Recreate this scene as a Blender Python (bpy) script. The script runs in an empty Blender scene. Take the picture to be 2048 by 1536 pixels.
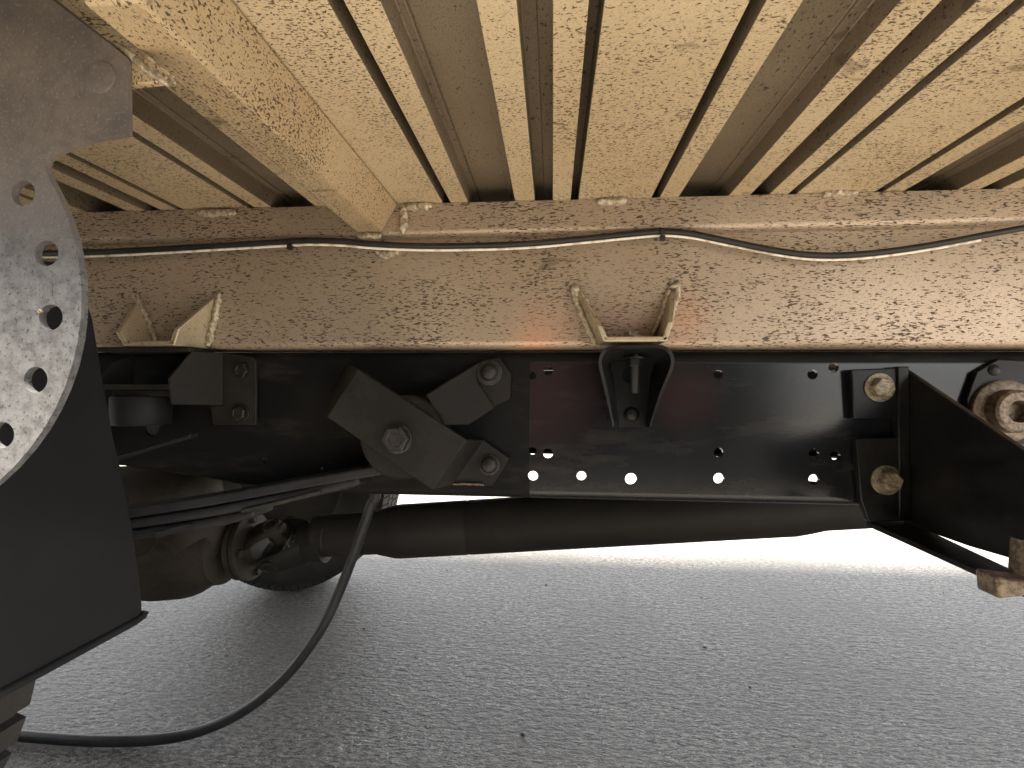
import bpy, bmesh, math, random
from mathutils import Vector, Matrix, noise as mnoise
random.seed(7)
sc = bpy.context.scene
col = sc.collection

# ---------------------------------------------------------------- camera
FPX, CAMZ = 1000.0, 0.72                      # focal length in pixels of a 2048 wide picture; eye height in metres
YC = Vector((81/FPX, -23/FPX, -1)).normalized()
XC = YC.cross(Vector((0.004, 1, 0))).normalized()
ZC = XC.cross(YC)
ROT = Matrix((XC, YC, ZC))
EYE = Vector((0, 0, CAMZ))
cam_d = bpy.data.cameras.new('camera')
cam_d.sensor_width = 36; cam_d.lens = 36*FPX/2048
cam_d.clip_start = 0.02; cam_d.clip_end = 2000
cam = bpy.data.objects.new('camera', cam_d); col.objects.link(cam)
cam.matrix_world = Matrix.Translation(EYE) @ ROT.to_4x4()
sc.camera = cam
sc.render.resolution_x, sc.render.resolution_y = 1024, 768

# ---------------------------------------------------------------- sky, sun, exposure
SUN_EL, SUN_AZ = math.radians(77), math.radians(170)   # azimuth clockwise from +Y: behind the photographer
w = bpy.data.worlds.new('World'); sc.world = w; w.use_nodes = True
nt = w.node_tree
sky = nt.nodes.new('ShaderNodeTexSky'); sky.sky_type = 'NISHITA'; sky.sun_disc = False
sky.sun_elevation = SUN_EL; sky.sun_rotation = SUN_AZ
sky.air_density = 1.0; sky.dust_density = 1.0
bg = nt.nodes['Background']; bg.inputs['Strength'].default_value = 0.05
hsv = nt.nodes.new('ShaderNodeHueSaturation'); hsv.inputs['Saturation'].default_value = 0.12    # thin high cloud: a pale sky
nt.links.new(sky.outputs[0], hsv.inputs['Color']); nt.links.new(hsv.outputs[0], bg.inputs[0])
sun_d = bpy.data.lights.new('sun', 'SUN'); sun_d.energy = 5.0; sun_d.angle = math.radians(30)
sun_d.color = (1, 0.93, 0.82)
sun = bpy.data.objects.new('sun', sun_d); col.objects.link(sun)
sdir = Vector((math.sin(SUN_AZ)*math.cos(SUN_EL), math.cos(SUN_AZ)*math.cos(SUN_EL), math.sin(SUN_EL)))
sun.rotation_euler = sdir.to_track_quat('Z', 'Y').to_euler()
sun.location = (0, -3, 6)
sc.view_settings.view_transform = 'Standard'; sc.view_settings.look = 'None'
sc.view_settings.exposure = 3.95; sc.view_settings.gamma = 1
sc.cycles.max_bounces = 8; sc.cycles.diffuse_bounces = 5

# ---------------------------------------------------------------- measuring helpers
def P(px, py, Y):
    d = ROT @ Vector(((px-1024)/FPX, -(py-768)/FPX, -1)); return EYE + d*(Y/d.y)
def PX(px, py, X):
    d = ROT @ Vector(((px-1024)/FPX, -(py-768)/FPX, -1)); return EYE + d*(X/d.x)
def PZ(px, py, Z=0.0):
    d = ROT @ Vector(((px-1024)/FPX, -(py-768)/FPX, -1)); return EYE + d*((Z-CAMZ)/d.z)

# ---------------------------------------------------------------- materials
class NT:
    def __init__(s, name):
        s.m = bpy.data.materials.new(name); s.m.use_nodes = True
        s.t = s.m.node_tree; s.b = s.t.nodes['Principled BSDF']
        s.oi = None
    def n(s, t): return s.t.nodes.new(t)
    def put(s, sock, v):
        if isinstance(v, bpy.types.NodeSocket): s.t.links.new(v, sock)
        elif isinstance(v, (tuple, list)) and len(v) == 3 and sock.type == 'RGBA': sock.default_value = (*v, 1)
        else: sock.default_value = v
    def coord(s, scale=(1,1,1), rnd=True, rot=None):
        tc = s.n('ShaderNodeTexCoord'); src = tc.outputs['Object']
        if rnd:
            oi = s.n('ShaderNodeObjectInfo')
            a = s.n('ShaderNodeVectorMath'); a.operation = 'MULTIPLY_ADD'
            s.put(a.inputs[0], oi.outputs['Random']); a.inputs[1].default_value = (13.1, 7.7, 5.3); s.put(a.inputs[2], src)
            src = a.outputs[0]
        mp = s.n('ShaderNodeMapping'); mp.inputs['Scale'].default_value = scale
        if rot: mp.inputs['Rotation'].default_value = rot
        s.put(mp.inputs['Vector'], src)
        return mp.outputs[0]
    def noise(s, vec, scale, detail=3, rough=0.55, dist=0):
        x = s.n('ShaderNodeTexNoise'); s.put(x.inputs['Vector'], vec); x.inputs['Scale'].default_value = scale
        x.inputs['Detail'].default_value = detail; x.inputs['Roughness'].default_value = rough; x.inputs['Distortion'].default_value = dist
        return x.outputs['Fac']
    def ramp(s, f, a, b):
        x = s.n('ShaderNodeMapRange'); x.interpolation_type = 'SMOOTHSTEP'
        s.put(x.inputs['Value'], f); x.inputs['From Min'].default_value = a; x.inputs['From Max'].default_value = b
        return x.outputs[0]
    def math(s, op, a, b=0.0):
        x = s.n('ShaderNodeMath'); x.operation = op; s.put(x.inputs[0], a); s.put(x.inputs[1], b); return x.outputs[0]
    def mix(s, f, a, b):
        x = s.n('ShaderNodeMix'); x.data_type = 'RGBA'
        s.put(x.inputs[0], f); s.put(x.inputs[6], a); s.put(x.inputs[7], b); return x.outputs[2]
    def mixf(s, f, a, b):
        x = s.n('ShaderNodeMix'); x.data_type = 'FLOAT'
        s.put(x.inputs[0], f); s.put(x.inputs[2], a); s.put(x.inputs[3], b); return x.outputs[0]
    def bump(s, h, strength, dist=0.001, prev=None):
        x = s.n('ShaderNodeBump'); s.put(x.inputs['Height'], h); x.inputs['Strength'].default_value = strength
        x.inputs['Distance'].default_value = dist
        if prev is not None: s.put(x.inputs['Normal'], prev)
        return x.outputs[0]
    def near(s, pt, r0, r1):
        tc = s.n('ShaderNodeTexCoord'); d = s.n('ShaderNodeVectorMath'); d.operation = 'DISTANCE'
        s.put(d.inputs[0], tc.outputs['Object']); d.inputs[1].default_value = pt
        return s.ramp(d.outputs['Value'], r1, r0)
    def out(s, color, rough, metal=0.0, normal=None, coat=0.0, spec=None):
        s.put(s.b.inputs['Base Color'], color); s.put(s.b.inputs['Roughness'], rough); s.put(s.b.inputs['Metallic'], metal)
        if normal is not None: s.put(s.b.inputs['Normal'], normal)
        if coat: s.put(s.b.inputs['Coat Weight'], coat); s.b.inputs['Coat Roughness'].default_value = 0.25
        if spec is not None: s.b.inputs['Specular IOR Level'].default_value = spec
        return s.m

def spotted(name, c1, c2, spot, stretch, thr=0.60, rough=0.6, metal=0.25, spots2=0.62, rnd=True, extra=None, lowscale=3.0):
    k = NT(name)
    lo = k.coord((1,1,1), rnd); st = k.coord(stretch, rnd)
    a = k.noise(lo, lowscale, 4, 0.6)
    c = k.mix(k.ramp(a, 0.32, 0.68), c1, c2)
    fine = k.noise(lo, 420, 2, 0.6)
    c = k.mix(k.math('MULTIPLY', k.ramp(fine, 0.35, 0.75), 0.35), c, tuple(v*0.62 for v in c1))
    patch = k.ramp(k.noise(lo, 7, 3, 0.6), 0.35, 0.65)
    n1 = k.noise(st, 1.0, 2.5, 0.55, 0.4)
    lim = k.math('SUBTRACT', n1, k.math('MULTIPLY', patch, 0.075))
    s1 = k.ramp(lim, thr-0.035, thr+0.015)
    n2 = k.noise(st, 2.3, 2, 0.6, 0.2)
    s2 = k.math('MULTIPLY', k.ramp(n2, spots2, spots2+0.05), 0.7)
    s = k.math('MAXIMUM', k.math('MULTIPLY', s1, 0.95), s2)
    c = k.mix(s, c, spot)
    bl = k.noise(k.coord((0.6,1,1), rnd), 26, 3, 0.5, 0.3)                        # a few larger oily stains
    c = k.mix(k.math('MULTIPLY', k.ramp(bl, 0.685, 0.72), 0.45), c, spot)
    if extra: c = extra(k, c)
    h = k.math('ADD', k.math('MULTIPLY', s, 0.8), k.math('MULTIPLY', fine, 0.6))
    nrm = k.bump(h, 0.25, 0.0008)
    r = k.mixf(s, rough, min(1, rough+0.2))
    return k.out(c, r, metal, nrm)

M = {}
M['plank'] = spotted('dusty_floor_plank', (0.49,0.372,0.22), (0.565,0.445,0.278), (0.068,0.046,0.028), (255,490,490), 0.576, 0.62, 0.1)
M['beam'] = spotted('dusty_cross_beam', (0.41,0.30,0.168), (0.48,0.362,0.21), (0.062,0.040,0.024), (520,280,520), 0.562, 0.58, 0.15)
M['channel'] = spotted('bare_channel_metal', (0.195,0.152,0.10), (0.26,0.207,0.142), (0.06,0.042,0.028), (300,160,300), 0.63, 0.5, 0.35)
def rail_tints(k, c):
    for (px, py, r, col_) in ((1085,672,0.085,(0.62,0.26,0.14)), (1365,640,0.07,(0.62,0.25,0.13)), (1240,640,0.085,(0.42,0.24,0.19)), (1065,690,0.05,(0.66,0.30,0.18)), (690,650,0.085,(0.26,0.21,0.17))):  # orange and brown tint spots mixed into the rail colour
        p = P(px, py, 0.835)
        f = k.math('MULTIPLY', k.near(p, 0.0, r), 0.26)
        c = k.mix(f, c, col_)
    for (px, py, r) in ((1200,560,0.06), (850,525,0.07)):                    # smoke bloom of the welds
        f = k.math('MULTIPLY', k.near(P(px, py, 0.835), 0.0, r), 0.55); c = k.mix(f, c, (0.38,0.31,0.235))
    return c
M['rail'] = spotted('streaked_galvanised_rail', (0.38,0.292,0.205), (0.45,0.36,0.262), (0.068,0.047,0.033), (115,460,460), 0.566, 0.42, 0.45, 0.61, False, rail_tints)
M['galv_clip'] = spotted('galvanised_bracket', (0.52,0.44,0.31), (0.42,0.34,0.225), (0.15,0.105,0.065), (150,150,150), 0.62, 0.45, 0.5)

k = NT('weld_metal'); v = k.coord(); a = k.noise(v, 140, 3, 0.7)
M['weld'] = k.out(k.mix(k.ramp(a,0.4,0.62), (0.24,0.19,0.125), (0.50,0.425,0.31)), 0.45, 0.35, k.bump(a, 0.8, 0.003))

k = NT('spangled_zinc_plate'); v = k.coord(rnd=False)
a = k.noise(v, 95, 4, 0.7); b2 = k.noise(v, 300, 3, 0.65); tcz = k.n('ShaderNodeTexCoord'); sp = k.n('ShaderNodeSeparateXYZ'); k.put(sp.inputs[0], tcz.outputs['Object'])
lowm = k.noise(v, 14, 3, 0.6)
base = k.mix(k.ramp(a, 0.30, 0.68), (0.055,0.0545,0.054), (0.115,0.1145,0.113))
base = k.mix(k.math('MULTIPLY', k.ramp(b2, 0.565, 0.64), 0.8), base, (0.013,0.013,0.013))
hz = k.ramp(k.math('ADD', sp.outputs['Z'], k.math('MULTIPLY', k.math('SUBTRACT', lowm, 0.5), 0.12)), 0.80, 0.90)
dust = k.mix(k.ramp(lowm, 0.35, 0.7), (0.125,0.100,0.082), (0.085,0.072,0.064))
dust = k.mix(k.math('MULTIPLY', k.ramp(a, 0.42, 0.66), 0.45), dust, (0.065,0.054,0.049))
dust = k.mix(k.math('MULTIPLY', k.ramp(k.noise(v, 420, 2, 0.6), 0.58, 0.66), 0.5), dust, (0.19,0.165,0.14))
M['zinc'] = k.out(k.mix(hz, base, dust), 0.62, 0.1, k.bump(b2, 0.3, 0.001))

def blackmat(name, c=(0.012,0.012,0.013), dustc=(0.07,0.062,0.052), dust=0.25, rough=0.35, bumps=0.15, spec=0.3):
    k = NT(name); v = k.coord()
    a = k.noise(v, 9, 5, 0.65); b = k.noise(v, 120, 3, 0.6)
    f = k.math('MULTIPLY', k.ramp(k.math('ADD', k.math('MULTIPLY', a, 0.7), k.math('MULTIPLY', b, 0.3)), 0.40, 0.66), dust)
    return k.out(k.mix(f, c, dustc), k.mixf(f, rough, 0.85), 0.0, k.bump(b, bumps, 0.0008), spec=spec)
M['black'] = blackmat('black_paint', (0.006,0.006,0.0065), (0.03,0.027,0.024), 0.3, 0.32, 0.15, 0.2)
M['black_dusty'] = blackmat('dusty_black_paint', (0.009,0.0085,0.008), (0.032,0.027,0.022), 0.45, 0.6, 0.15, 0.2)
M['black_matt'] = blackmat('matt_black_plastic', (0.008,0.008,0.009), (0.018,0.018,0.019), 0.3, 0.62, 0.1, 0.2)
M['shaft'] = blackmat('grimy_shaft_steel', (0.012,0.011,0.010), (0.026,0.023,0.019), 0.5, 0.6, 0.15, 0.2)
M['grime'] = blackmat('greasy_casting', (0.018,0.015,0.012), (0.052,0.041,0.031), 0.6, 0.6, 0.4, 0.25)
M['rubber'] = blackmat('tyre_rubber', (0.020,0.019,0.018), (0.050,0.045,0.041), 0.6, 0.8, 0.4)
M['hose'] = blackmat('hose_rubber', (0.012,0.012,0.013), (0.05,0.05,0.05), 0.3, 0.42, 0.1)
M['leaf'] = blackmat('spring_steel', (0.010,0.010,0.0115), (0.030,0.030,0.033), 0.5, 0.55, 0.5)
M['rim'] = blackmat('rim_paint', (0.02,0.02,0.02), (0.05,0.042,0.034), 0.6, 0.6)
M['cable'] = blackmat('cable_sheath', (0.015,0.014,0.014), (0.06,0.05,0.04), 0.3, 0.4)
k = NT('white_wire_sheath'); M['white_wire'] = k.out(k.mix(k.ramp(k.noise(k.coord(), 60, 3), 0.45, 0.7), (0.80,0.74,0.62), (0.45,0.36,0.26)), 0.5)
def zincbolt(name, c1, c2):
    k = NT(name); v = k.coord(); a = k.noise(v, 160, 4, 0.7)
    return k.out(k.mix(k.ramp(a, 0.38, 0.62), c1, c2), 0.5, 0.35, k.bump(a, 0.5, 0.001))
M['bolt_yellow'] = zincbolt('dusty_yellow_zinc', (0.29,0.25,0.175), (0.13,0.10,0.065))
M['bolt_dark'] = zincbolt('dark_dusty_bolt', (0.022,0.020,0.018), (0.010,0.009,0.008))
M['bolt_rust'] = zincbolt('rusty_bush', (0.20,0.16,0.11), (0.085,0.055,0.034))
M['bolt_black'] = blackmat('black_bolt', (0.006,0.006,0.0065), (0.02,0.019,0.018), 0.3, 0.4, 0.2, 0.25)

# chassis paint: cleaner, glossier enamel on the middle of the rail, road film towards the rear
k = NT('chassis_enamel'); v = k.coord(rnd=False)
a = k.noise(v, 6, 5, 0.65); b = k.noise(v, 150, 3, 0.6)
tcx = k.n('ShaderNodeTexCoord'); sx = k.n('ShaderNodeSeparateXYZ'); k.put(sx.inputs[0], tcx.outputs['Object'])
XE = P(1060, 850, 0.86).x
clean = k.math('MULTIPLY', k.ramp(sx.outputs['X'], XE-0.001, XE+0.001), k.ramp(sx.outputs['Z'], P(1100,724,0.86).z+0.001, P(1100,727,0.86).z-0.001))
base = k.mix(k.math('MULTIPLY', k.ramp(a, 0.4, 0.7), 0.4), (0.0055,0.0056,0.006), (0.014,0.0125,0.0115))
pink_sheen = k.math('MAXIMUM', k.near(P(1075,775,0.86), 0.01, 0.16), k.near(P(1365,790,0.86), 0.0, 0.09))  # pinkish reflection painted into the enamel colour
enamel = k.mix(k.math('MULTIPLY', pink_sheen, 0.32), (0.0075,0.008,0.0095), (0.060,0.027,0.025))
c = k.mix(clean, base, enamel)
film = k.math('MULTIPLY', k.ramp(k.noise(k.coord((0.5,1,2.2), False), 11, 5, 0.7), 0.50, 0.74), 0.30)
c = k.mix(film, c, (0.055,0.048,0.041))
chip = k.math('MULTIPLY', k.ramp(k.noise(v, 85, 3, 0.6), 0.735, 0.76), 0.6)
c = k.mix(chip, c, (0.11,0.09,0.07))
M['chassis'] = k.out(c, k.mixf(clean, 0.62, k.mixf(a, 0.10, 0.26)), 0.0, k.bump(b, 0.06, 0.0005))
k.put(k.b.inputs['Specular IOR Level'], k.mixf(clean, 0.1, 0.38))

# ground: worn asphalt, grey aggregate
k = NT('worn_asphalt'); v = k.coord(rnd=False)
vs_ = k.coord((0.42,1,1), rnd=False)
a = k.noise(vs_, 130, 4, 0.72, 0.3); b = k.noise(v, 330, 2, 0.6); lowa = k.noise(v, 1.7, 4, 0.6); mid = k.noise(vs_, 60, 3, 0.65)
vo = k.n('ShaderNodeTexVoronoi'); k.put(vo.inputs['Vector'], v); vo.inputs['Scale'].default_value = 260
patch = k.ramp(k.noise(v, 9, 4, 0.6), 0.38, 0.66)
stone = k.ramp(k.math('ADD', k.math('MULTIPLY', a, 0.65), k.math('MULTIPLY', b, 0.35)), 0.43, 0.57)
c = k.mix(stone, (0.014,0.013,0.012), (0.23,0.217,0.197))
vb = k.n('ShaderNodeSeparateColor'); k.put(vb.inputs[0], vo.outputs['Color'])
c = k.mix(k.math('MULTIPLY', k.ramp(vb.outputs[0], 0.975, 0.985), 0.7), c, (0.50,0.49,0.47))
c = k.mix(k.math('MULTIPLY', patch, 0.35), c, (0.085,0.076,0.068))
c = k.mix(k.math('MULTIPLY', k.ramp(lowa, 0.42, 0.62), 0.5), c, (0.085,0.072,0.062))
hh = k.math('ADD', k.math('MULTIPLY', a, 0.8), k.math('MULTIPLY', mid, 1.2))
M['ground'] = k.out(c, 0.5, 0, k.bump(hh, 1.0, 0.012))
M['hallsteel'] = blackmat('hall_cladding', (0.035,0.037,0.04), (0.06,0.058,0.054), 0.5, 0.6)
k = NT('dark_grit'); M['grit'] = k.out((0.035,0.032,0.03), 0.9)

# ---------------------------------------------------------------- mesh helpers
class MB:
    def __init__(s): s.bm = bmesh.new()
    def prism(s, pts, off):
        off = Vector(off)
        a = [s.bm.verts.new(p) for p in pts]; b = [s.bm.verts.new(Vector(p)+off) for p in pts]
        s.bm.faces.new(a); s.bm.faces.new(b[::-1])
        n = len(a)
        for i in range(n): s.bm.faces.new((a[i], b[i], b[(i+1)%n], a[(i+1)%n]))
        return s
    def slab(s, pts, th):                               # flat polygon thickened along its normal
        pts = [Vector(p) for p in pts]
        n = (pts[1]-pts[0]).cross(pts[2]-pts[0]).normalized()
        return s.prism(pts, n*th)
    def box(s, x0, x1, y0, y1, z0, z1):
        return s.prism([(x0,y0,z0),(x1,y0,z0),(x1,y0,z1),(x0,y0,z1)], (0,y1-y0,0))
    def plate(s, outline, holes, y0, y1, seg=20):
        """XZ outline with round holes, standing between y0 and y1"""
        loops = [outline] + [[(hx+r*math.cos(2*math.pi*i/seg), hz_+r*math.sin(2*math.pi*i/seg)) for i in range(seg)] for hx, hz_, r in holes]
        fr = []; edges = []
        for L in loops:
            vs = [s.bm.verts.new((x, y0, z)) for x, z in L]; fr.append(vs)
            edges += [s.bm.edges.new((vs[i], vs[(i+1)%len(vs)])) for i in range(len(vs))]
        r = bmesh.ops.triangle_fill(s.bm, edges=edges, use_beauty=True, use_dissolve=False)
        faces = [g for g in r['geom'] if isinstance(g, bmesh.types.BMFace)]
        mp = {}
        for L in fr:
            for v_ in L: mp[v_] = s.bm.verts.new((v_.co.x, y1, v_.co.z))
        for f in faces: s.bm.faces.new([mp[v_] for v_ in reversed(f.verts)])
        for L in fr:
            for i in range(len(L)):
                a, b_ = L[i], L[(i+1)%len(L)]
                s.bm.faces.new((a, b_, mp[b_], mp[a]))
        return s
    def lathe(s, prof, org, axis, seg=32, closed=False, ref=None):
        """prof = [(along, radius)]"""
        axis = Vector(axis).normalized(); org = Vector(org)
        u = axis.orthogonal().normalized() if ref is None else Vector(ref).normalized()
        w_ = axis.cross(u)
        rings = []
        for a, r in prof:
            if r < 1e-6: rings.append([s.bm.verts.new(org+axis*a)])
            else: rings.append([s.bm.verts.new(org+axis*a+(u*math.cos(2*math.pi*i/seg)+w_*math.sin(2*math.pi*i/seg))*r) for i in range(seg)])
        pairs = list(zip(rings, rings[1:])) + ([(rings[-1], rings[0])] if closed else [])
        for A, B in pairs:
            for i in range(seg):
                j = (i+1) % seg
                if len(A) == 1 and len(B) == 1: continue
                if len(A) == 1: s.bm.faces.new((A[0], B[i], B[j]))
                elif len(B) == 1: s.bm.faces.new((A[i], B[0], A[j]))
                else: s.bm.faces.new((A[i], B[i], B[j], A[j]))
        return s
    def tube(s, pts, rad, seg=10, jitter=0.0, cap=True):
        pts = [Vector(p) for p in pts]; n = len(pts)
        R_ = rad if callable(rad) else (lambda t: rad)
        rings = []; u = None
        for i, p in enumerate(pts):
            t = (pts[min(i+1,n-1)]-pts[max(i-1,0)]).normalized()
            u = t.orthogonal().normalized() if u is None else (u-t*u.dot(t)).normalized()
            w_ = t.cross(u); r = R_(i/(n-1))
            rings.append([s.bm.verts.new(p+(u*math.cos(2*math.pi*q/seg)+w_*math.sin(2*math.pi*q/seg))*r*(1+jitter*random.uniform(-1,1))) for q in range(seg)])
        for A, B in zip(rings, rings[1:]):
            for i in range(seg): s.bm.faces.new((A[i], B[i], B[(i+1)%seg], A[(i+1)%seg]))
        if cap: s.bm.faces.new(rings[0][::-1]); s.bm.faces.new(rings[-1])
        return s
    def sweep(s, prof, path):
        """closed (y,z) profile carried along path [(x, dz)]"""
        rings = [[s.bm.verts.new((x, y, z+dz)) for y, z in prof] for x, dz in path]
        n = len(prof)
        for A, B in zip(rings, rings[1:]):
            for i in range(n): s.bm.faces.new((A[i], B[i], B[(i+1)%n], A[(i+1)%n]))
        s.bm.faces.new(rings[0][::-1]); s.bm.faces.new(rings[-1])
        return s
    def bar(s, pts, w_, th):
        """flat bar: pts on its near lower edge, widened along +Y, thickened upwards"""
        pts = [Vector(p) for p in pts]; rings = []
        for i, p in enumerate(pts):
            t = (pts[min(i+1,len(pts)-1)]-pts[max(i-1,0)]).normalized()
            n_ = Vector((0,1,0)).cross(t).normalized()
            if n_.z < 0: n_ = -n_
            rings.append([s.bm.verts.new(q) for q in (p, p+Vector((0,w_,0)), p+Vector((0,w_,0))+n_*th, p+n_*th)])
        for A, B in zip(rings, rings[1:]):
            for i in range(4): s.bm.faces.new((A[i], B[i], B[(i+1)%4], A[(i+1)%4]))
        s.bm.faces.new(rings[0][::-1]); s.bm.faces.new(rings[-1])
        return s
    def build(s, name, mat, parent=None, bevel=0.0, smooth=35, seg=2):
        bmesh.ops.recalc_face_normals(s.bm, faces=s.bm.faces)
        me = bpy.data.meshes.new(name); s.bm.to_mesh(me); s.bm.free()
        me.materials.append(M[mat] if isinstance(mat, str) else mat)
        if smooth:
            for p in me.polygons: p.use_smooth = True
            me.set_sharp_from_angle(angle=math.radians(smooth))
        o = bpy.data.objects.new(name, me); col.objects.link(o)
        if bevel:
            b_ = o.modifiers.new('bevel', 'BEVEL'); b_.width = bevel; b_.segments = seg; b_.limit_method = 'ANGLE'; b_.angle_limit = math.radians(40)
        if parent: adopt(o, parent)
        return o
BASE = Vector((0, 1.23, 0))
def adopt(o, parent):
    o.parent = parent
    if parent.type == 'EMPTY': o.matrix_parent_inverse = Matrix.Translation(-Vector(parent.location))
    else: o.matrix_parent_inverse = Matrix.Translation(-Vector(parent.location)) if parent.location.length else Matrix()
def lab(o, label): o['label'] = label; return o
def thing(o, label, cat, group=None):
    o['label'] = label; o['category'] = cat
    if group: o['group'] = group
    return o
def spline(pts, n=8):
    pts = [Vector(p) for p in pts]; out = []
    for i in range(len(pts)-1):
        p0, p1, p2, p3 = pts[max(i-1,0)], pts[i], pts[i+1], pts[min(i+2,len(pts)-1)]
        for q in range(n):
            t = q/n
            out.append(0.5*((2*p1)+(p2-p0)*t+(2*p0-5*p1+4*p2-p3)*t*t+(3*p1-p0-3*p2+p3)*t**3))
    out.append(pts[-1]); return out
def arc(cy, cz, r, a0, a1, n=5):
    return [(cy+r*math.cos(math.radians(a0+(a1-a0)*i/n)), cz+r*math.sin(math.radians(a0+(a1-a0)*i/n))) for i in range(n+1)]

_bolt = {}
def bolt(loc, r, parent, mat='bolt_dark', h=0.012, washer=1.35, axis=(0,-1,0), spin=0.0, cap=False, name='bolt'):
    key = (round(r,4), mat, h, washer, cap, name)
    if key not in _bolt:
        b_ = MB()
        if washer: b_.lathe([(0,0),(0,r*washer),(0.0026,r*washer),(0.0030,r*washer*0.95),(0.0030,0)], (0,0,0), (0,0,1), 28)
        z0 = 0.003 if washer else 0
        if cap: b_.lathe([(z0,0),(z0,r),(z0+h*0.35,r*0.97),(z0+h*0.75,r*0.72),(z0+h,r*0.30),(z0+h*1.02,0)], (0,0,0), (0,0,1), 28)
        else:
            b_.lathe([(z0,0),(z0,r),(z0+h*0.82,r),(z0+h,r*0.86),(z0+h,r*0.62),(z0+h-0.0008,r*0.56),(z0+h-0.0008,0)], (0,0,0), (0,0,1), 6)
        o = b_.build(name, mat, None, 0.0, 25); _bolt[key] = o
        first = True
    else:
        o = _bolt[key].copy(); col.objects.link(o)
    q = Vector(axis).to_track_quat('Z', 'Y')
    o.rotation_mode = 'QUATERNION'
    from mathutils import Quaternion
    o.rotation_quaternion = q @ Quaternion((0,0,1), spin)
    o.location = loc
    adopt(o, parent)
    return o
def weld(pts, r, parent, name='weld_bead', mat='weld', n=7):
    pts = spline(pts, n)
    for p in pts: p += Vector([random.uniform(-1,1)*r*0.18 for _ in range(3)])
    ph = random.uniform(0, 6)
    return MB().tube(pts, lambda t: r*(0.55+0.45*min(1, 6*t, 6*(1-t)))*(1+0.08*math.sin(t*len(pts)*1.9+ph)), 8, 0.06).build(name, mat, parent, 0, 60)

# ================================================================ SETTING
g = MB()
g.bm.faces.new([g.bm.verts.new(p) for p in ((-150,-150,0),(150,-150,0),(150,150,0),(-150,150,0))])
ground = g.build('ground', 'ground', None, 0, 0); ground['kind'] = 'structure'

# unseen building added behind the camera for shade and dark reflections; ends at right
def shade_hall(x0, x1, y, h, depth, label):
    """front wall stands at y; the building reaches to y+depth (depth may be negative)"""
    sg = 1 if depth > 0 else -1
    m = MB(); pts = []; x = x0
    while x < x1-0.2:
        pts += [(x, y), (x+0.11, y), (x+0.135, y+0.035*sg), (x+0.225, y+0.035*sg)]; x += 0.25
    pts.append((x, y))
    a_ = [m.bm.verts.new((px_, py_, 0)) for px_, py_ in pts]; b_ = [m.bm.verts.new((px_, py_, h)) for px_, py_ in pts]
    for i in range(len(pts)-1): m.bm.faces.new((a_[i], a_[i+1], b_[i+1], b_[i]))
    e = bpy.data.objects.new('hall', None); col.objects.link(e); e.location = ((x0+x)/2, y+depth/2, 0)
    thing(e, label, 'building')
    m.build('cladding', 'hallsteel', e, 0, 30)
    MB().box(x0, x, min(y+0.06*sg, y+depth), max(y+0.06*sg, y+depth), 0, h-0.02).build('core', 'hallsteel', e)
    MB().box(x0-0.1, x+0.1, min(y-0.06*sg, y+depth+0.1*sg), max(y-0.06*sg, y+depth+0.1*sg), h+0.002, h+0.18).build('roof', 'hallsteel', e)
shade_hall(-14.0, 2.0, -2.7, 3.8, -10, 'dark corrugated steel hall standing close behind the viewer')

# ================================================================ TRUCK
truck = bpy.data.objects.new('truck', None); col.objects.link(truck); truck.location = BASE
truck.empty_display_size = 0.3
thing(truck, 'underside of a flatbed truck: tan plank floor on a black chassis above grey asphalt', 'truck')

# ---- cargo floor: extruded planks running across the truck
PITCH, ZP = 0.344, 1.0425
Y_NEAR, Y_FAR = 0.30, 2.12
pl = [(0.0,34),(14.5,34),(14.5,0),(44,0),(44,38),(56.5,38),(56.5,0),(174.5,0),(174.5,38),(187.5,38),(187.5,0),(217.5,0),
      (217.5,30),(227,30),(227,34),(229,34),(229,31),(283,31),(283,27),(296,27),(296,0),(329,0),(329,34),(343.6,34),(343.6,50),(0,50)]
b_ = MB(); b_.prism([(x/1000, Y_NEAR, z/1000) for x, z in pl], (0, Y_FAR-Y_NEAR, 0))
floor = bpy.data.objects.new('cargo_floor', None); col.objects.link(floor); floor.location = (0, 1.23, ZP)
adopt(floor, truck); lab(floor, 'cargo floor of speckled tan planks with dark slots, seen from below')
X0 = 0.041-0.0565
first = b_.build('plank', 'plank', None, 0.0012, 30)
first.data.materials.append(M['channel'])              # the channel faces take a darker, greyer colour than the tan soles
for p_ in first.data.polygons:
    if 0.004 < p_.center.z < 0.045 and len(p_.vertices) == 4: p_.material_index = 1
for i in range(-6, 8):
    o = first if i == -6 else first.copy()
    if i != -6: col.objects.link(o)
    o.location = (X0+i*PITCH, 0, ZP+random.uniform(-0.0006, 0.0006)); adopt(o, floor)
# edge rave on both long sides of the bed
XL, XR = X0-6*PITCH-0.01, X0+8*PITCH+0.01
for (y0, y1) in ((Y_NEAR-0.04, Y_NEAR-0.002), (Y_FAR+0.002, Y_FAR+0.04)):
    MB().box(XL, XR, y0, y1, ZP-0.02, ZP+0.06).build('side_rave', 'galv_clip', floor, 0.004)

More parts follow.
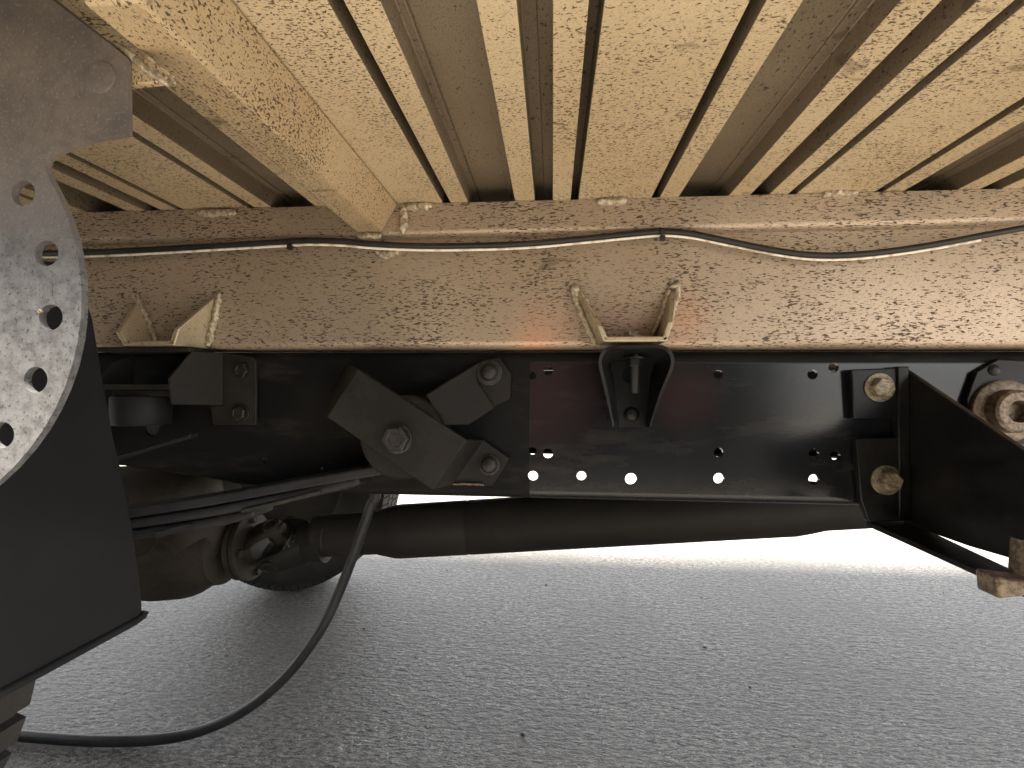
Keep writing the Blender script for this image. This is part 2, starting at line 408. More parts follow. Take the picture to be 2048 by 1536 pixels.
# ---- body rails: galvanised longitudinal members under the planks
zc = P(1100, 469, 0.825).z; zb = P(1100, 696, 0.835).z
prof = [(0.819, ZP-0.001), (0.819, zc+0.012)] + arc(0.831, zc+0.012, 0.012, 180, 270, 6)[1:] + [(0.8355, zc-0.0005), (0.8355, zb+0.013)] + arc(0.8485, zb+0.013, 0.013, 180, 270, 6)[1:] + [(0.905, zb), (0.905, ZP-0.001)]
rail = MB().sweep(prof, [(XL+i*(XR-XL)/40, 0) for i in range(41)]).build('body_rail', 'rail', truck, 0, 35)
lab(rail, 'streaked galvanised body rail with rounded edges lying on the black chassis rail')
mprof = [(2*1.23-y, z) for y, z in prof]
rail2 = MB().sweep(mprof, [(XL, 0), (XR, 0)]).build('body_rail', 'rail', truck, 0, 35)
lab(rail2, 'body rail on the far chassis rail')
# stitch welds between planks and rail
for (xa, xb, y) in ((398,470,424), (810,862,411), (1192,1254,400), (1643,1714,384)):
    weld([P(xa, y+3, 0.818), P((xa+xb)/2, y+2.5, 0.817), P(xb, y+1.5, 0.818)], 0.0078, rail)
weld([P(806,412,0.816), P(808,440,0.8155), P(806,466,0.816)], 0.0075, rail)
weld([P(716,474,0.815), P(738,472,0.814), P(762,472,0.815)], 0.0062, rail)
weld([P(752,500,0.833), P(770,508,0.833), P(800,503,0.833)], 0.0065, rail)
weld([P(756,510,0.834), P(776,514,0.834)], 0.005, rail)

# ---- cross beam
zbb = P(760, 468, 0.825).z
xl, xr = P(718,468,0.825).x, P(766,468,0.825).x; xt = P(799,408,0.825).x
beam = MB().prism([(xl,Y_NEAR+0.02,zbb),(xr,Y_NEAR+0.02,zbb),(xt,Y_NEAR+0.02,ZP-0.0015),(xl,Y_NEAR+0.02,ZP-0.0015)], (0,0.8185-Y_NEAR-0.02,0)).build('cross_beam', 'beam', truck, 0.003, 35)
lab(beam, 'tan speckled cross beam with sloping side welded to the body rail')
# dusty gusset that ties the perforated plate to the beam
YD = 0.36
gz = P(250,180,YD).z
MB().slab([P(246,100,YD+0.012), P(250,181,YD+0.012), P(341,172,YD+0.012), P(352,152,YD+0.012)], 0.006).build('gusset', 'beam', beam, 0.001)
weld([P(228,86,YD+0.006), P(258,108,YD+0.006), P(292,136,YD+0.006), P(338,170,YD+0.006)], 0.0030, beam)
weld([P(268,92,YD+0.008), P(310,128,YD+0.008), P(352,168,YD+0.008)], 0.0018, beam)

# ---- perforated plate hanging from the beam
cx, cz_, RD = -321, 598, 484
out_px = [(-240,-103),(-28,-103),(105,0),(236,100),(251,114),(253,266),(205,273),(165,283),(128,296),(104,308),(92,318),(88,331)]
a0 = math.atan2(356-cz_, 101-cx)
n = 46
for i in range(n+1):
    a = a0+(math.radians(232)-a0)*i/n
    out_px.append((cx+RD*math.cos(a), cz_+RD*math.sin(a)))
outl = []
for p in out_px:
    q = P(p[0], p[1], YD); outl.append((q.x, q.z))
holes = []
for i in range(-1, 13):
    a = math.atan2(386-cz_, 47-cx)+math.radians(17.45)*i
    q = P(cx+424*math.cos(a), cz_+424*math.sin(a), YD); holes.append((q.x, q.z, 0.0102))
holes = holes[1:]
pp = MB().plate(outl, holes, YD, YD+0.006, 28)
plate = pp.build('perforated_plate', 'zinc', truck, 0, 30)
lab(plate, 'mottled zinc plate with a rounded edge pierced by a ring of holes')
q = P(205,155,YD)
MB().lathe([(0,0.0),(0,0.0130),(0.0016,0.0125),(0.0022,0.010),(0.0022,0)], q+Vector((-0.002,0.0005,0)), (0,-1,0), 24).build('boss', 'zinc', plate, 0, 40)
bolt(P(83,623,YD)+Vector((0,0,0)), 0.0016, plate, 'weld', 0.002, 0, name='rivet')

# ---- chassis rails
YW = 0.86
zt = zb-0.0035; zl = P(1100, 999, YW).z
hp = [(1065,752,8),(1097,741,9.5),(1437,749,9),(1625,749,9.5),(1667,735,9.5),(1065,902,8),(1096,907,10),(1437,905,9),(1628,907,9.5),(1671,911,9),
      (1066,952,10),(1163,952,9.5),(1262,958,11.5),(1438,957,10.5),(1628,959,10),(530,919,6),(645,938,4),(303,855,18),(460,940,3)]
holes = []
for (px, py, r) in hp:
    q = P(px, py, YW); holes.append((q.x, q.z, r*YW/FPX))
kick = [(XL,0.048),(P(120,950,YW).x,0.048),(P(242,930,YW).x,0.042),(P(416,958,YW).x,0.022),(P(464,968,YW).x,0.014),(P(600,985,YW).x,0.004),(P(720,992,YW).x,0.0),(XR,0.0)]
RB = 0.014
outl = [(x, zl+RB+dz) for x, dz in kick] + [(XR, zt-RB), (XL, zt-RB)]
cr = MB().plate(outl, holes, YW, YW+0.007, 24)
botp = arc(YW+RB, zl+RB, RB, 180, 270, 6) + [(YW+0.075, zl), (YW+0.075, zl+0.007)] + arc(YW+RB, zl+RB, RB-0.007, 270, 180, 6)
cr.sweep(botp, kick)
topp = arc(YW+RB, zt-RB, RB, 180, 90, 6) + [(YW+0.075, zt), (YW+0.075, zt-0.007)] + arc(YW+RB, zt-RB, RB-0.007, 90, 180, 6)
cr.sweep(topp, [(XL,0),(XR,0)])
bmesh.ops.remove_doubles(cr.bm, verts=cr.bm.verts, dist=0.00002)
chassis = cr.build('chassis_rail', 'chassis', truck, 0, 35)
lab(chassis, 'black painted chassis rail drilled with rows of round holes')
fr = MB()
Yf2 = 2*1.23-YW
fr.box(XL, XR, Yf2-0.007, Yf2, zl, zt); fr.box(XL, XR, Yf2-0.075, Yf2-0.007, zl, zl+0.007); fr.box(XL, XR, Yf2-0.075, Yf2-0.007, zt-0.007, zt)
far = fr.build('chassis_rail', 'black_dusty', truck, 0.002)
lab(far, 'far chassis rail glimpsed through the bolt holes')
# cross member between the rails
MB().box(P(1960,900,1.2).x, P(1960,900,1.2).x+0.08, YW+0.008, Yf2-0.008, zl+0.03, zt-0.03).build('chassis_crossmember', 'black_dusty', truck, 0.003)

# ---- clamp brackets: galvanised trough on the body rail
def trough(fb, ft, bb, bt, yf=0.775, yb=0.8345):
    m = MB()
    (l0, r0), (l1, r1), (l2, r2), (l3, r3) = fb, ft, bb, bt
    A = [P(*l0, yf), P(*r0, yf)]
    z = (A[0].z+A[1].z)/2
    fl, frr = Vector((A[0].x, yf, z)), Vector((A[1].x, yf, z))
    bl, br = P(*l2, yb), P(*r2, yb); bl.z = br.z = z
    m.prism([fl, frr, br, bl], (0,0,0.0080))
    for (f0, f1p, b0, b1p, sgn) in ((fl, l1, bl, l3, 1), (frr, r1, br, r3, -1)):
        f1 = P(*f1p, yf); b1 = P(*b1p, yb)
        m.prism([f0+Vector((0,0,0.001)), f1, b1, b0+Vector((0,0,0.001))], (0.0085*sgn,0,0.0))
    o = m.build('body_bracket', 'galv_clip', truck, 0.0018, 30)
    return o, fl, frr, bl, br, P(*l3, yb), P(*r3, yb)
t1, fl, frr, bl, br, lt, rt = trough(((1207,684),(1335,682)), ((1194,652),(1347,644)), ((1196,690),(1318,690)), ((1150,583),(1352,577)))
lab(t1, 'galvanised trough bracket welded to the body rail above the tapered black clamp')
dl = Vector((0.0,-0.003,0))
weld([bl+dl+Vector((-0.004,0,0)), (bl+lt)/2+dl+Vector((-0.005,0,0)), lt+dl+Vector((-0.003,0,0.002)), lt+dl+Vector((0.008,0,0.001))], 0.0060, t1)
weld([lt+dl+Vector((0.010,0,-0.002)), (bl+lt)/2+dl+Vector((0.011,0,0.0)), bl+dl+Vector((0.012,0,0.016))], 0.0050, t1)
weld([br+dl+Vector((0.005,0,0.008)), (br+rt)/2+dl+Vector((0.006,0,0)), rt+dl+Vector((0.003,0,0.002)), rt+dl+Vector((-0.010,0,0.0))], 0.0060, t1)
weld([rt+dl+Vector((-0.012,0,-0.003)), (br+rt)/2+dl+Vector((-0.012,0,0)), br+dl+Vector((-0.013,0,0.014))], 0.0050, t1)
cb = (fl+frr+bl+br)/4
bolt(Vector((cb.x, cb.y, fl.z+0.0081)), 0.0125, t1, 'bolt_yellow', 0.009, 1.4, (0,0,1), 0.3)
t2, fl2, frr2, bl2, br2, lt2, rt2 = trough(((246,692),(348,690)), ((230,664),(357,658)), ((306,694),(414,694)), ((273,597),(438,589)))
lab(t2, 'galvanised trough bracket welded to the body rail beside the perforated plate')
weld([br2+dl+Vector((0.004,0,0.004)), (br2+rt2)/2+dl+Vector((0.005,0,0)), rt2+dl+Vector((0.003,0,0.002))], 0.0066, t2)
weld([bl2+dl+Vector((0.009,0,0.010)), (bl2+lt2)/2+dl+Vector((0.010,0,0)), lt2+dl+Vector((0.004,0,0.002)), lt2+dl+Vector((-0.004,0,0.0))], 0.0052, t2)

# ---- tapered black clamp under the middle trough
Fp = [(1226,856),(1212,795),(1200,745),(1197,722),(1204,703),(1222,692),(1262,690),(1305,689),(1328,692),(1344,704),(1349,724),(1341,752),(1320,802),(1301,856)]
Bp = [(1237,855),(1228,800),(1220,755),(1215,732),(1218,723),(1230,718),(1262,717),(1290,717),(1305,719),(1312,724),(1312,736),(1307,757),(1300,803),(1292,855)]
def smooth2(L, n=4):
    return [(p.x, p.y) for p in spline([(x, y, 0) for x, y in L], n)]
F2, B2 = smooth2(Fp), smooth2(Bp)
m = MB(); rows = []
nn = len(F2)
for i in range(nn):
    t = abs(2*i/(nn-1)-1)
    yf = 0.779+0.030*max(0, t-0.35)/0.65
    f = P(*F2[i], yf); b0 = P(*B2[i], YW-0.006)
    rows.append((f, b0))
cen = sum(((f+b0)/2 for f, b0 in rows), Vector())/nn
outer = []; inner = []
for f, b0 in rows:
    outer.append((f, b0))
    def inn(p):
        d = Vector((cen.x-p.x, 0, cen.z-p.z)).normalized(); return p+d*0.0055
    inner.append((inn(f), inn(b0)))
V = [[m.bm.verts.new(q) for q in (o_[0], o_[1], i_[1], i_[0])] for o_, i_ in zip(outer, inner)]
for A, B in zip(V, V[1:]):
    for i in range(4): m.bm.faces.new((A[i], B[i], B[(i+1)%4], A[(i+1)%4]))
m.bm.faces.new(V[0][::-1]); m.bm.faces.new(V[-1])
bk = [(b0.x, b0.z) for f, b0 in rows]
hq = P(1262,750,YW-0.006)
m.plate(bk, [(hq.x, hq.z, 0.0145)], YW-0.0058, YW-0.0006, 24)
clamp = m.build('clamp_bracket', 'black', truck, 0.0012, 40)
lab(clamp, 'tapered glossy black clamp cup bolted to the chassis rail')
bolt(P(1263,829,YW-0.006), 0.0125, clamp, 'bolt_black', 0.010, 0, cap=True)
zt_ = P(1262,690,0.779).z-0.014
MB().lathe([(0,0),(0,0.0075),(0.062,0.0075),(0.064,0.006),(0.064,0)], (hq.x,0.818,zt_+0.004), (0,0,-1), 18).build('stud', 'bolt_black', clamp, 0, 40)
bolt(Vector((hq.x,0.818,zt_-0.002)), 0.0125, clamp, 'bolt_black', 0.013, 1.5, (0,0,-1), 0.4, name='nut')

# ---- black cantilever bracket on the rear clamp
m = MB()
yb_, yo = YW-0.0065, 0.778
m.slab([P(*p, yb_) for p in ((451,706),(508,714),(516,722),(516,849),(430,849),(426,818),(418,812),(451,811))], -0.006)
fold_t, fold_b = P(451,706,yb_), P(451,811,yb_)
m.slab([fold_t, fold_b, P(343,809,yo), P(338,757,yo), P(384,702,yo+0.018)], 0.006)
za = P(187,768,yo).z
m.box(P(187,768,yo).x, P(340,768,yo).x, yo, yb_, za-0.009, za)
m.box(P(225,786,yo+.012).x, P(338,786,yo+.012).x, yo+0.012, yb_, za-0.020, za-0.0095)
m.slab([P(187,768,yo), P(187,768,yo)+Vector((0,0.075,0)), P(187,768,yo)+Vector((0,0.075,0.058)), P(195,722,yo)+Vector((0,0.03,0))], 0.006)
m.box(P(200,702,0.80).x, P(388,702,0.80).x, 0.79, yb_, fl2.z-0.009, fl2.z-0.0008)
cant = m.build('cantilever_bracket', 'black_dusty', truck, 0.0015, 30)
lab(cant, 'matt black cantilever bracket with a shelf under the rear trough')
bolt(P(486,741,yb_-0.006), 0.0135, cant, 'bolt_dark', 0.010, 0, spin=0.2)
bolt(P(483,826,yb_-0.006), 0.0135, cant, 'bolt_dark', 0.010, 1.15, spin=0.7)
q = P(284,800,0.815)
bump = MB().lathe([(0,0),(0,0.0445),(0.003,0.046),(0.044,0.046),(0.049,0.043),(0.050,0.036),(0.050,0)], (q.x, 0.816, za-0.0205), (0,0,-1), 32).build('bump_stop', 'black_matt', truck, 0, 40)
lab(bump, 'squat brown rubber bump stop under the black shelf')
fin = MB().slab([P(236,916,0.80), P(300,897,0.80), P(398,866,0.80), P(396,874,0.80), P(330,893,0.80), P(236,923,0.80)], 0.02).build('rebound_strap', 'leaf', truck, 0.001)

# ---- suspension hanger: hat shaped strap over a bush, with an arm up to the rail
YS = 0.755
A, B, C, D = P(716,738,YS), P(654,834,YS), P(865,980,YS), P(934,881,YS)
m = MB(); th = 0.007
Ab, Bb = P(694,727,YW-0.002), P(659,786,YW-0.002)
Cb, Db = P(904,970,YW-0.010), P(968,881,YW-0.010)
E1, E2 = P(1019,917,YW-0.009), P(985,972,YW-0.009)
def strip(m, sections, off):
    ra = [[m.bm.verts.new(p) for p in s_] for s_ in sections]
    rb = [[m.bm.verts.new(Vector(p)+o_) for p in s_] for s_, o_ in zip(sections, off)]
    for i in range(len(ra)-1):
        m.bm.faces.new((ra[i][0], ra[i][1], ra[i+1][1], ra[i+1][0])); m.bm.faces.new((rb[i][0], rb[i+1][0], rb[i+1][1], rb[i][1]))
        for j in (0, 1): m.bm.faces.new((ra[i][j], rb[i][j], rb[i+1][j], ra[i+1][j]))
    for e in (0, -1): m.bm.faces.new((ra[e][0], ra[e][1], rb[e][1], rb[e][0]))
dx = (D-A).normalized()*th
strip(m, [(Ab,Bb),(A,B),(D,C),(Db,Cb),(E1,E2)], [dx, dx*0.6+Vector((0,th,0)), -dx*0.6+Vector((0,th,0)), -dx*0.3+Vector((0,th*0.9,0)), Vector((0,th,0))])
hang = m.build('suspension_hanger', 'black_dusty', truck, 0.0035, 35, 3)
lab(hang, 'dusty black diagonal strap hanger bolted across the chassis rail')
bolt(P(795,877,YS), 0.0215, hang, 'bolt_dark', 0.014, 1.08, spin=0.35)
bolt(P(979,929,YW-0.010), 0.0148, hang, 'bolt_dark', 0.012, 1.2, cap=True)
weld([P(905,968,YW-0.014), P(940,968,YW-0.014), P(968,970,YW-0.014)], 0.0022, hang, mat='bolt_rust')
q = P(797,876,YS)
MB().lathe([(0.009,0.02),(0.009,0.062),(0.014,0.066),(0.080,0.066),(0.086,0.062),(0.0955,0.03)], (q.x, YS, q.z), (0,1,0), 40).build('rubber_bush', 'black_dusty', hang, 0, 40)
m = MB()
ya = YW-0.009
a1, a2 = P(952,764,ya), P(985,815,ya)
m.slab([P(960,722,ya), P(998,714,ya), P(1022,748,ya), P(1020,797,ya), a2, a1], 0.007)
m.slab([a1, P(960,722,ya), P(849,789,0.80), P(885,850,0.80), P(935,848,0.82), a2], 0.007)
arm = m.build('hanger_arm', 'black_dusty', hang, 0.0015)
bolt(P(979,745,ya-0.007), 0.0150, hang, 'bolt_dark', 0.012, 1.45, cap=True)

# ---- leaf spring
spring = bpy.data.objects.new('leaf_spring', None); col.objects.link(spring); spring.location = P(540,990,0.80); adopt(spring, truck)
lab(spring, 'stack of grey leaf springs rising to the diagonal hanger')
def leaf(px_pts, th, y=0.790, w_=0.06, mat='leaf'):
    MB().bar(spline([P(a, b2_, y) for a, b2_ in px_pts], 5), w_, th).build('leaf', mat, spring, 0.0065, 40, 3)
leaf([(60,1064),(250,1038),(420,1012),(600,979),(800,944),(850,934)], 0.0165)
leaf([(60,1088),(250,1061),(420,1035),(600,1000),(720,972)], 0.0165)
leaf([(60,1112),(250,1083),(420,1057),(510,1036)], 0.0165)
clipc = MB()
clipc.bar(spline([P(482,1027,0.785), P(560,1009,0.785), P(640,988,0.785)], 4), 0.07, 0.006)
lab(clipc.build('spring_wrap', 'rim', spring, 0.001), 'flaking pale wrap under the spring leaves')
w1 = MB(); w1.prism([P(309,1066,0.786), P(312,1078,0.786), P(384,1049,0.786), P(370,1048,0.786)], (0,0.05,0)); w1.build('leaf_tip', 'leaf', spring, 0.001)

# ---- air tank behind the rail
q0, q1 = P(120,992,1.06), P(432,990,1.06)
tank = MB().lathe([(0,0.0),(0.0,0.05),(0.02,0.066),((q1-q0).length-0.05,0.066),((q1-q0).length-0.02,0.056),((q1-q0).length-0.004,0.03),((q1-q0).length,0)], q0, q1-q0, 36).build('air_tank', 'grime', truck, 0, 50)
lab(tank, 'brown rounded air tank behind the chassis rail above the axle')
# ---- mudguard in front of the near wheel
XA = P(574, 976, 1.80).x
XM = -0.56
def yz(px, py): q = PX(px, py, XM); return (XM, q.y, q.z)
mg = [yz(186,640), yz(206,760), yz(226,870), yz(247,960), yz(264,1050), yz(276,1140), yz(284,1205), yz(284,1222), yz(278,1232), yz(-60,1413), yz(-60,505), yz(120,525), yz(160,560)]
m = MB().prism(mg, (-0.012,0,0))
arch = []
for i_ in range(13):
    a_ = math.radians(20+140*i_/12); arch.append((XA-0.045+0.45*math.cos(a_), 0.40+0.45*math.sin(a_)))
arch = [q_ for q_ in arch if q_[0] < XM-0.014]
for (xa_, za_), (xb_, zb_) in zip(arch, arch[1:]):
    m.prism([(xa_,0.40,za_),(xb_,0.40,zb_),(xb_,0.40,zb_+0.008),(xa_,0.40,za_+0.008)], (0,0.28,0))
m.tube([yz(-60,1419), yz(100,1334), yz(270,1243), yz(286,1231), yz(290,1222)], 0.0055, 8)
guard = m.build('mudguard', 'black_matt', truck, 0.003, 40)
lab(guard, 'black plastic mudguard panel in front of the near wheel')

# ---- wheels
def wheel(y_in, y_out, x, label, nb=84, gap=0.42):
    wr = bpy.data.objects.new('wheel', None); col.objects.link(wr); wr.location = (x, (y_in+y_out)/2, 0.39); adopt(wr, truck); lab(wr, label)
    hw = 0.112; R_ = 0.385
    for yc in ((y_in+y_out)/2,):
        m = MB()
        prof = [(-0.085,0.225),(-0.100,0.240),(-0.110,0.275),(-0.1125,0.310),(-0.109,0.340),(-0.101,0.362),(-0.093,0.374),(-0.06,0.377),(0.06,0.377),(0.093,0.374),(0.101,0.362),(0.109,0.340),(0.1125,0.310),(0.110,0.275),(0.100,0.240),(0.085,0.225)]
        m.lathe(prof, (x, yc, 0.39), (0,1,0), 72, closed=True)
        for k_ in range(nb):
            for (ya_, yb2, ph) in ((-0.098,-0.050,0.0),(-0.042,-0.004,0.45),(0.004,0.042,0.1),(0.050,0.098,0.55)):
                a = 2*math.pi*(k_+ph)/nb; da = 2*math.pi/nb*gap; sk = 0.10*da if ya_ < 0 else -0.10*da
                def pt(aa, r, y): return Vector((x+r*math.cos(aa), yc+y, 0.39+r*math.sin(aa)))
                rr = 0.390
                ri0 = 0.366 if ya_ < -0.09 else 0.372; ri1 = 0.366 if yb2 > 0.09 else 0.372
                ro0 = 0.386 if ya_ < -0.09 else rr; ro1 = 0.386 if yb2 > 0.09 else rr
                vs = [m.bm.verts.new(q_) for q_ in (pt(a-da,ri0,ya_), pt(a+da,ri0,ya_), pt(a+da+2*sk,ri1,yb2), pt(a-da+2*sk,ri1,yb2), pt(a-da,ro0,ya_), pt(a+da,ro0,ya_), pt(a+da+2*sk,ro1,yb2), pt(a-da+2*sk,ro1,yb2))]
                for f in ((4,5,6,7),(0,1,5,4),(1,2,6,5),(2,3,7,6),(3,0,4,7)): m.bm.faces.new([vs[q_] for q_ in f])
        m.build('tyre', 'rubber', wr, 0, 40)
        r_ = MB()
        r_.lathe([(-0.086,0.222),(-0.092,0.236),(-0.084,0.236),(-0.078,0.215),(-0.03,0.195),(0.03,0.195),(0.078,0.215),(0.084,0.236),(0.092,0.236),(0.086,0.222),(0.05,0.20),(0.02,0.188),(0.02,0.09),(0.012,0.0),(0.0,0.0),(0.0,0.188),(-0.05,0.20)], (x, yc, 0.39), (0,1,0), 48, closed=True)
        r_.build('rim', 'rim', wr, 0, 40)
    return wr
XA = P(574, 976, 1.80).x
wheel(1.745, 1.97, XA, 'dark truck wheel standing on the asphalt beyond the driveshaft')
wheel(0.435, 0.66, XA-0.105, 'dusty near truck wheel with blocky tread below the mudguard', 44, 0.34)

# ---- rear axle
axle = bpy.data.objects.new('rear_axle', None); col.objects.link(axle); axle.location = (XA, 1.23, 0.30); adopt(axle, truck)
lab(axle, 'grimy brown axle housing behind the driveshaft joint')
MB().tube([(XA,0.55,0.39),(XA,1.05,0.39),(XA,1.41,0.39),(XA,1.9,0.39)], lambda t: 0.058, 24).build('axle_tube', 'grime', axle, 0, 40)
m = MB()
m.lathe([(-0.10,0.0),(-0.10,0.10),(-0.07,0.168),(0.0,0.192),(0.07,0.172),(0.10,0.12),(0.12,0.0)], (XA,1.23,0.378), (0,1,0), 40)
m.build('differential_bowl', 'grime', axle, 0, 50)
zq = P(470,1095,1.23).z; xq = P(462,1095,1.23).x
m = MB().lathe([(0,0.0),(0,0.072),(-0.01,0.090),(-0.05,0.096),(-0.10,0.105),(-0.17,0.122),(-0.26,0.13)], (xq,1.23,zq), (1,0,0), 40)
m.build('pinion_housing', 'grime', axle, 0, 40)

# ---- drive shaft with universal joint
SL, SR = P(600,1074,1.23), P(1790,1003,1.23)
ax = (SR-SL).normalized(); LN = (SR-SL).length
shaft = bpy.data.objects.new('driveshaft', None); col.objects.link(shaft); shaft.location = (SL+SR)/2; adopt(shaft, truck)
lab(shaft, 'dark grimy driveshaft tube running below the chassis rail')
def along(px): return (P(px, 1060, 1.23)-SL).dot(ax)
s0 = along(640); s1 = along(755); s2 = along(800)
m = MB().lathe([(s0-0.01,0),(s0-0.01,0.050),(s0,0.0525),(s0+0.004,0.051),(s1,0.0525),(s1+0.012,0.056),(s2-0.01,0.0645),(s2+0.005,0.0655),(s2+0.17,0.0655),(s2+0.172,0.0645),(s2+0.176,0.0645),(s2+0.178,0.0655),(along(1585),0.0655),(along(1612),0.062),(along(1645),0.0565),(LN,0.0565),(LN,0)], SL, ax, 48)
tubeo = m.build('shaft_tube', 'shaft', shaft, 0, 30)
# weld nib on the joint seam
weld([SL+ax*(s0+0.03)+Vector((0,-0.053,0.03)), SL+ax*(s0+0.028)+Vector((0,-0.058,0.005)), SL+ax*(s0+0.03)+Vector((0,-0.0545,-0.02))], 0.0016, tubeo, mat='rim')
jc = P(562,1088,1.23)
up = Vector((0.15,-0.55,0.83)); up = (up-ax*up.dot(ax)).normalized(); sd = ax.cross(up)
def fork(base_a, dirv, tip, name, parent, mat):
    """yoke: two lugs from a collar at base_a reaching the joint centre"""
    m = MB()
    for s_ in (-1, 1):
        o_ = dirv*s_
        secs = [(base_a, 0.030, 0.040, 0.016), (base_a*0.6, 0.047, 0.034, 0.013), (base_a*0.2, 0.058, 0.030, 0.013), (-base_a*0.12, 0.060, 0.024, 0.013), (-base_a*0.45, 0.058, 0.012, 0.011)]
        lat = ax.cross(dirv); rings = []
        for a, r, hw, t in secs:
            c0 = jc+ax*a+o_*r
            rings.append([m.bm.verts.new(c0+lat*hw*math.cos(q_)+o_*t*math.sin(q_)) for q_ in [2*math.pi*i/14 for i in range(14)]])
        for A_, B_ in zip(rings, rings[1:]):
            for i in range(14): m.bm.faces.new((A_[i], B_[i], B_[(i+1)%14], A_[(i+1)%14]))
        m.bm.faces.new(rings[0]); m.bm.faces.new(rings[-1])
        m.lathe([(0.046,0.0),(0.046,0.021),(0.074,0.021),(0.076,0.018),(0.0765,0.014),(0.074,0.012),(0.074,0)], jc, o_, 24)
    return m
m = fork(0.075, sd, 0, 'tube_yoke', shaft, 'shaft')
m.lathe([(0.06,0),(0.06,0.045),(0.085,0.051),(0.12,0.0515),(0.12,0)], jc, ax, 36)
m.build('tube_yoke', 'shaft', shaft, 0, 45)
m = fork(-0.065, up, 0, 'flange_yoke', shaft, 'grime')
fx = -0.075
m.lathe([(fx-0.012,0),(fx-0.012,0.082),(fx-0.010,0.084),(fx,0.084),(fx+0.002,0.080),(fx+0.004,0.045),(fx+0.02,0.04),(fx+0.02,0)], jc, ax, 48)
m.lathe([(fx-0.030,0.03),(fx-0.030,0.080),(fx-0.027,0.082),(fx-0.016,0.082),(fx-0.016,0.03)], jc, ax, 48)
m.build('flange_yoke', 'grime', shaft, 0, 45)
for a in range(4):
    an = math.radians(45+90*a+12)
    bolt(jc+ax*(fx+0.002)+(up*math.cos(an)+sd*math.sin(an))*0.066, 0.0095, shaft, 'grime', 0.011, 0, ax, 0.3)
m = MB()
for d_ in (up, sd): m.tube([jc-d_*0.05, jc+d_*0.05], 0.015, 16)
m.build('spider', 'grime', shaft, 0, 40)

# ---- outrigger bracket at the front of the view
out = MB()
yl = YW-0.016
out.slab([P(1702,739,yl), P(1708,838,yl), P(1818,838,yl), P(1816,735,yl)], -0.0125)
out.slab([P(1712,879,yl), P(1722,1000,yl), P(1737,1044,yl), P(1842,1042,yl), P(1828,872,yl)], -0.0125)
XG = P(1816,735,yl).x
def gz_(px, py): return PX(px, py, XG)
Y0 = yl-0.001
topb = P(1816,735,yl).z; botb = P(1740,1049,yl).z
t2_, t3_ = gz_(2048,903), gz_(2048,1098)
slope_t = (topb-t2_.z)/(Y0-t2_.y)
out.prism([(XG,YW-0.0005,topb), (XG,t2_.y,t2_.z), (XG,0.40,t2_.z-0.05), (XG,0.40,gz_(2048,1125).z-0.02), (XG,gz_(2048,1125).y,gz_(2048,1125).z), (XG,gz_(1935,1092).y,gz_(1935,1092).z), (XG,Y0,botb), (XG,YW-0.0005,botb)], (0.010,0,0))
# ribs standing on the gusset edges
fr_t = 0.0075
out.prism([(XG-0.018,YW-0.002,topb+fr_t*0.2), (XG-0.0005,YW-0.002,topb+fr_t*0.2), (XG-0.0005,YW-0.002,P(1816,1040,yl).z), (XG-0.018,YW-0.002,P(1816,1040,yl).z)], (0,-0.018,0))
out.prism([(XG+0.0105,YW-0.002,botb-0.006), (XG-0.058,YW-0.002,botb-0.006), (XG-0.020,0.58,gz_(2048,1163).z-0.012), (XG+0.0105,0.58,gz_(2048,1163).z-0.012)], (0,0,0.009))
outr = out.build('outrigger_bracket', 'black', truck, 0.002, 30)
lab(outr, 'big glossy black outrigger bracket bolted on with two yellowish bolts')
bolt(P(1758,775,yl), 0.0165, outr, 'bolt_yellow', 0.013, 1.38, cap=False, spin=0.1)
bolt(P(1772,960,yl), 0.0165, outr, 'bolt_yellow', 0.016, 1.42, spin=0.45)
bc = P(2046,1080,0.66)
MB().lathe([(0,0),(0,0.016),(0.06,0.019),(0.061,0)], Vector((bc.x+0.006, 0.66, bc.z+0.002)), (0,0,-1), 20).build('spacer', 'bolt_rust', outr, 0, 40)
thd = [(0,0)]
for i in range(8): thd += [(0.0+i*0.004,0.0095),(0.002+i*0.004,0.0085)]
thd += [(0.033,0)]
MB().lathe(thd, Vector((bc.x+0.006, 0.66, bc.z+0.0015)), (0,0,1), 18).build('threaded_stud', 'bolt_rust', outr, 0, 30)
fb = MB().slab([P(1994,1153,0.60), P(1998,1199,0.60), P(2080,1190,0.60), P(2080,1165,0.60)], -0.03).build('foot_block', 'bolt_rust', outr, 0.003)

# ---- bush plate on the rail behind the outrigger
bp = MB().plate([(P(*p, YW-0.002).x, P(*p, YW-0.002).z) for p in ((1925,800),(1945,745),(1990,719),(2050,722),(2120,760),(2120,880),(1990,890),(1940,860))], [], YW-0.010, YW-0.0006).build('bush_plate', 'black', truck, 0.0015)
lab(bp, 'black plate carrying a rusty round bush beside the outrigger')
q = P(2006,822,YW-0.010)
MB().lathe([(0,0.0),(0,0.049),(0.006,0.049),(0.008,0.046),(0.008,0.034),(0.026,0.033),(0.029,0.029),(0.029,0.017),(0.012,0.015),(0.012,0)], q, (0,-1,0), 40).build('bush', 'bolt_rust', bp, 0, 35)
bolt(P(1988,740,YW-0.010), 0.009, bp, 'bolt_black', 0.004, 0, cap=True)

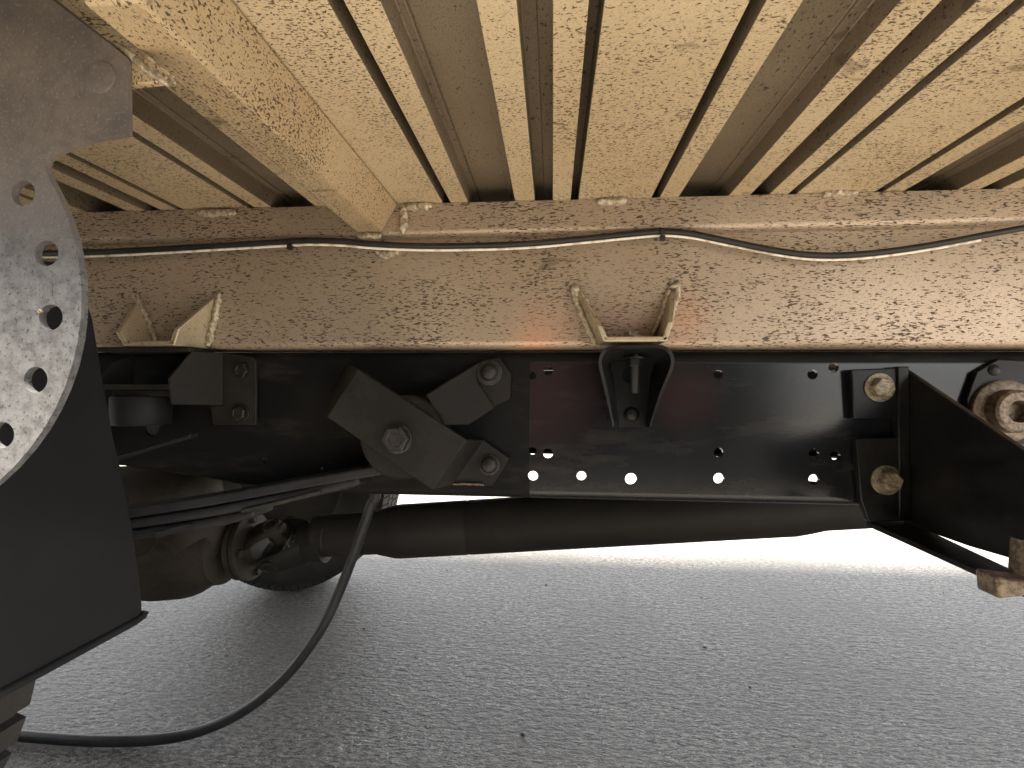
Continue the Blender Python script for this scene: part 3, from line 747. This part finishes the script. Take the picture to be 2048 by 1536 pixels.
# ================================================================ HOSE, CABLES
hp_ = [P(752,985,1.02), P(742,1010,1.02), P(716,1085,1.02), P(682,1175,1.025), P(640,1262,1.015), P(572,1352,1.005), P(490,1420,0.995), P(400,1462,0.985)]
hp_ = [Vector(q_) for q_ in hp_] + [PZ(310,1479,0.013), PZ(200,1482,0.0112), PZ(80,1475,0.0112), PZ(-60,1460,0.0112), PZ(-200,1440,0.0112)]
hp_.insert(0, Vector((P(752,985,1.02).x+0.012, 1.03, 0.66)))
hline = spline(hp_, 8)
for q_ in hline: q_.z = max(q_.z, 0.0108)
hose = MB().tube(hline, 0.0105, 14).build('air_hose', 'hose', None, 0, 60)
thing(hose, 'black rubber hose hanging in a curve from the chassis down onto the asphalt', 'hose')

YCB = 0.812
cp = [(-40,508),(160,505),(300,499),(440,491),(560,484),(620,481),(690,483),(745,488),(850,492),(960,491),(1060,487),(1160,478),(1260,468),(1322,463),(1380,467),(1450,481),(1540,499),(1620,510),(1700,510),(1790,501),(1880,487),(1980,468),(2080,450)]
pts = []
for (a, b2_) in cp: pts.append(P(a, b2_, YCB))
cab = MB().tube(spline(pts, 6), 0.0050, 10).build('electric_cable', 'cable', None, 0, 60)
thing(cab, 'black electric cable drooping in waves along the galvanised body rail', 'cable')
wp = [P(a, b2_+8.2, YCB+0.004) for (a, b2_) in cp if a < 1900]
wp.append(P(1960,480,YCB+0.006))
glint = MB().tube(spline(wp, 6), 0.0024, 8).build('white_wire', 'white_wire', None, 0, 60)  # highlight along the cable's lower edge, built as a white strand
thing(glint, 'thin white wire running just under the black cable on the rail', 'wire')
def tie(px, py, label):
    q = P(px, py, YCB)
    m = MB().lathe([(-0.0025,0.0068),(-0.0025,0.0085),(0.0025,0.0085),(0.0025,0.0068)], q+Vector((0,0.001,-0.002)), (1,0,0), 14, closed=True)
    m.box(q.x-0.004, q.x+0.004, q.y-0.010, q.y-0.003, q.z-0.016, q.z-0.008)
    thing(m.build('cable_tie', 'cable', None, 0.0006), label, 'cable tie', 'cable ties on the rail cable')
tie(1323, 464, 'black cable tie at the crest of the cable above the middle trough bracket')
tie(584, 483, 'black cable tie on the cable left of the welded cross beam')

# ================================================================ GRIT ON THE GROUND
gm = MB()
spots = [(894,1141,1.6),(1092,1170,2.2),(1296,1139,1.2),(1403,1196,1.6),(1410,1295,1.8),(728,1258,2.2),(1317,1347,1.1),(1045,1470,2.4),(1207,1183,1.2),(1088,1270,1.2),(1177,1371,1.3),(688,1347,1.4),(1247,1315,1.0),(418,1312,1.6),(1500,1375,1.6),(1670,1180,1.2),(1752,1176,1.2),(1886,1186,1.5),(1467,1087,1.0),(1450,1120,1.2),(1580,1290,1.2)]
for _ in range(6): spots.append((random.uniform(80,2040), random.uniform(1130,1530), random.uniform(0.25,0.6)))
for (px, py, s_) in spots:
    q = PZ(px, py, 0); r = 0.0019*s_
    v0 = len(gm.bm.verts)
    ret = bmesh.ops.create_icosphere(gm.bm, subdivisions=1, radius=r)
    sc_ = Vector((random.uniform(0.8,1.6), random.uniform(0.8,1.4), random.uniform(0.4,0.7)))
    for v_ in ret['verts']:
        c_ = v_.co; v_.co = Vector((c_.x*sc_.x*random.uniform(.8,1.2)+q.x, c_.y*sc_.y*random.uniform(.8,1.2)+q.y, c_.z*sc_.z+r*0.3))
grit = gm.build('loose_grit', 'grit', None, 0, 0); grit['kind'] = 'stuff'
thing(grit, 'scattered dark specks of grit lying on the asphalt', 'grit')
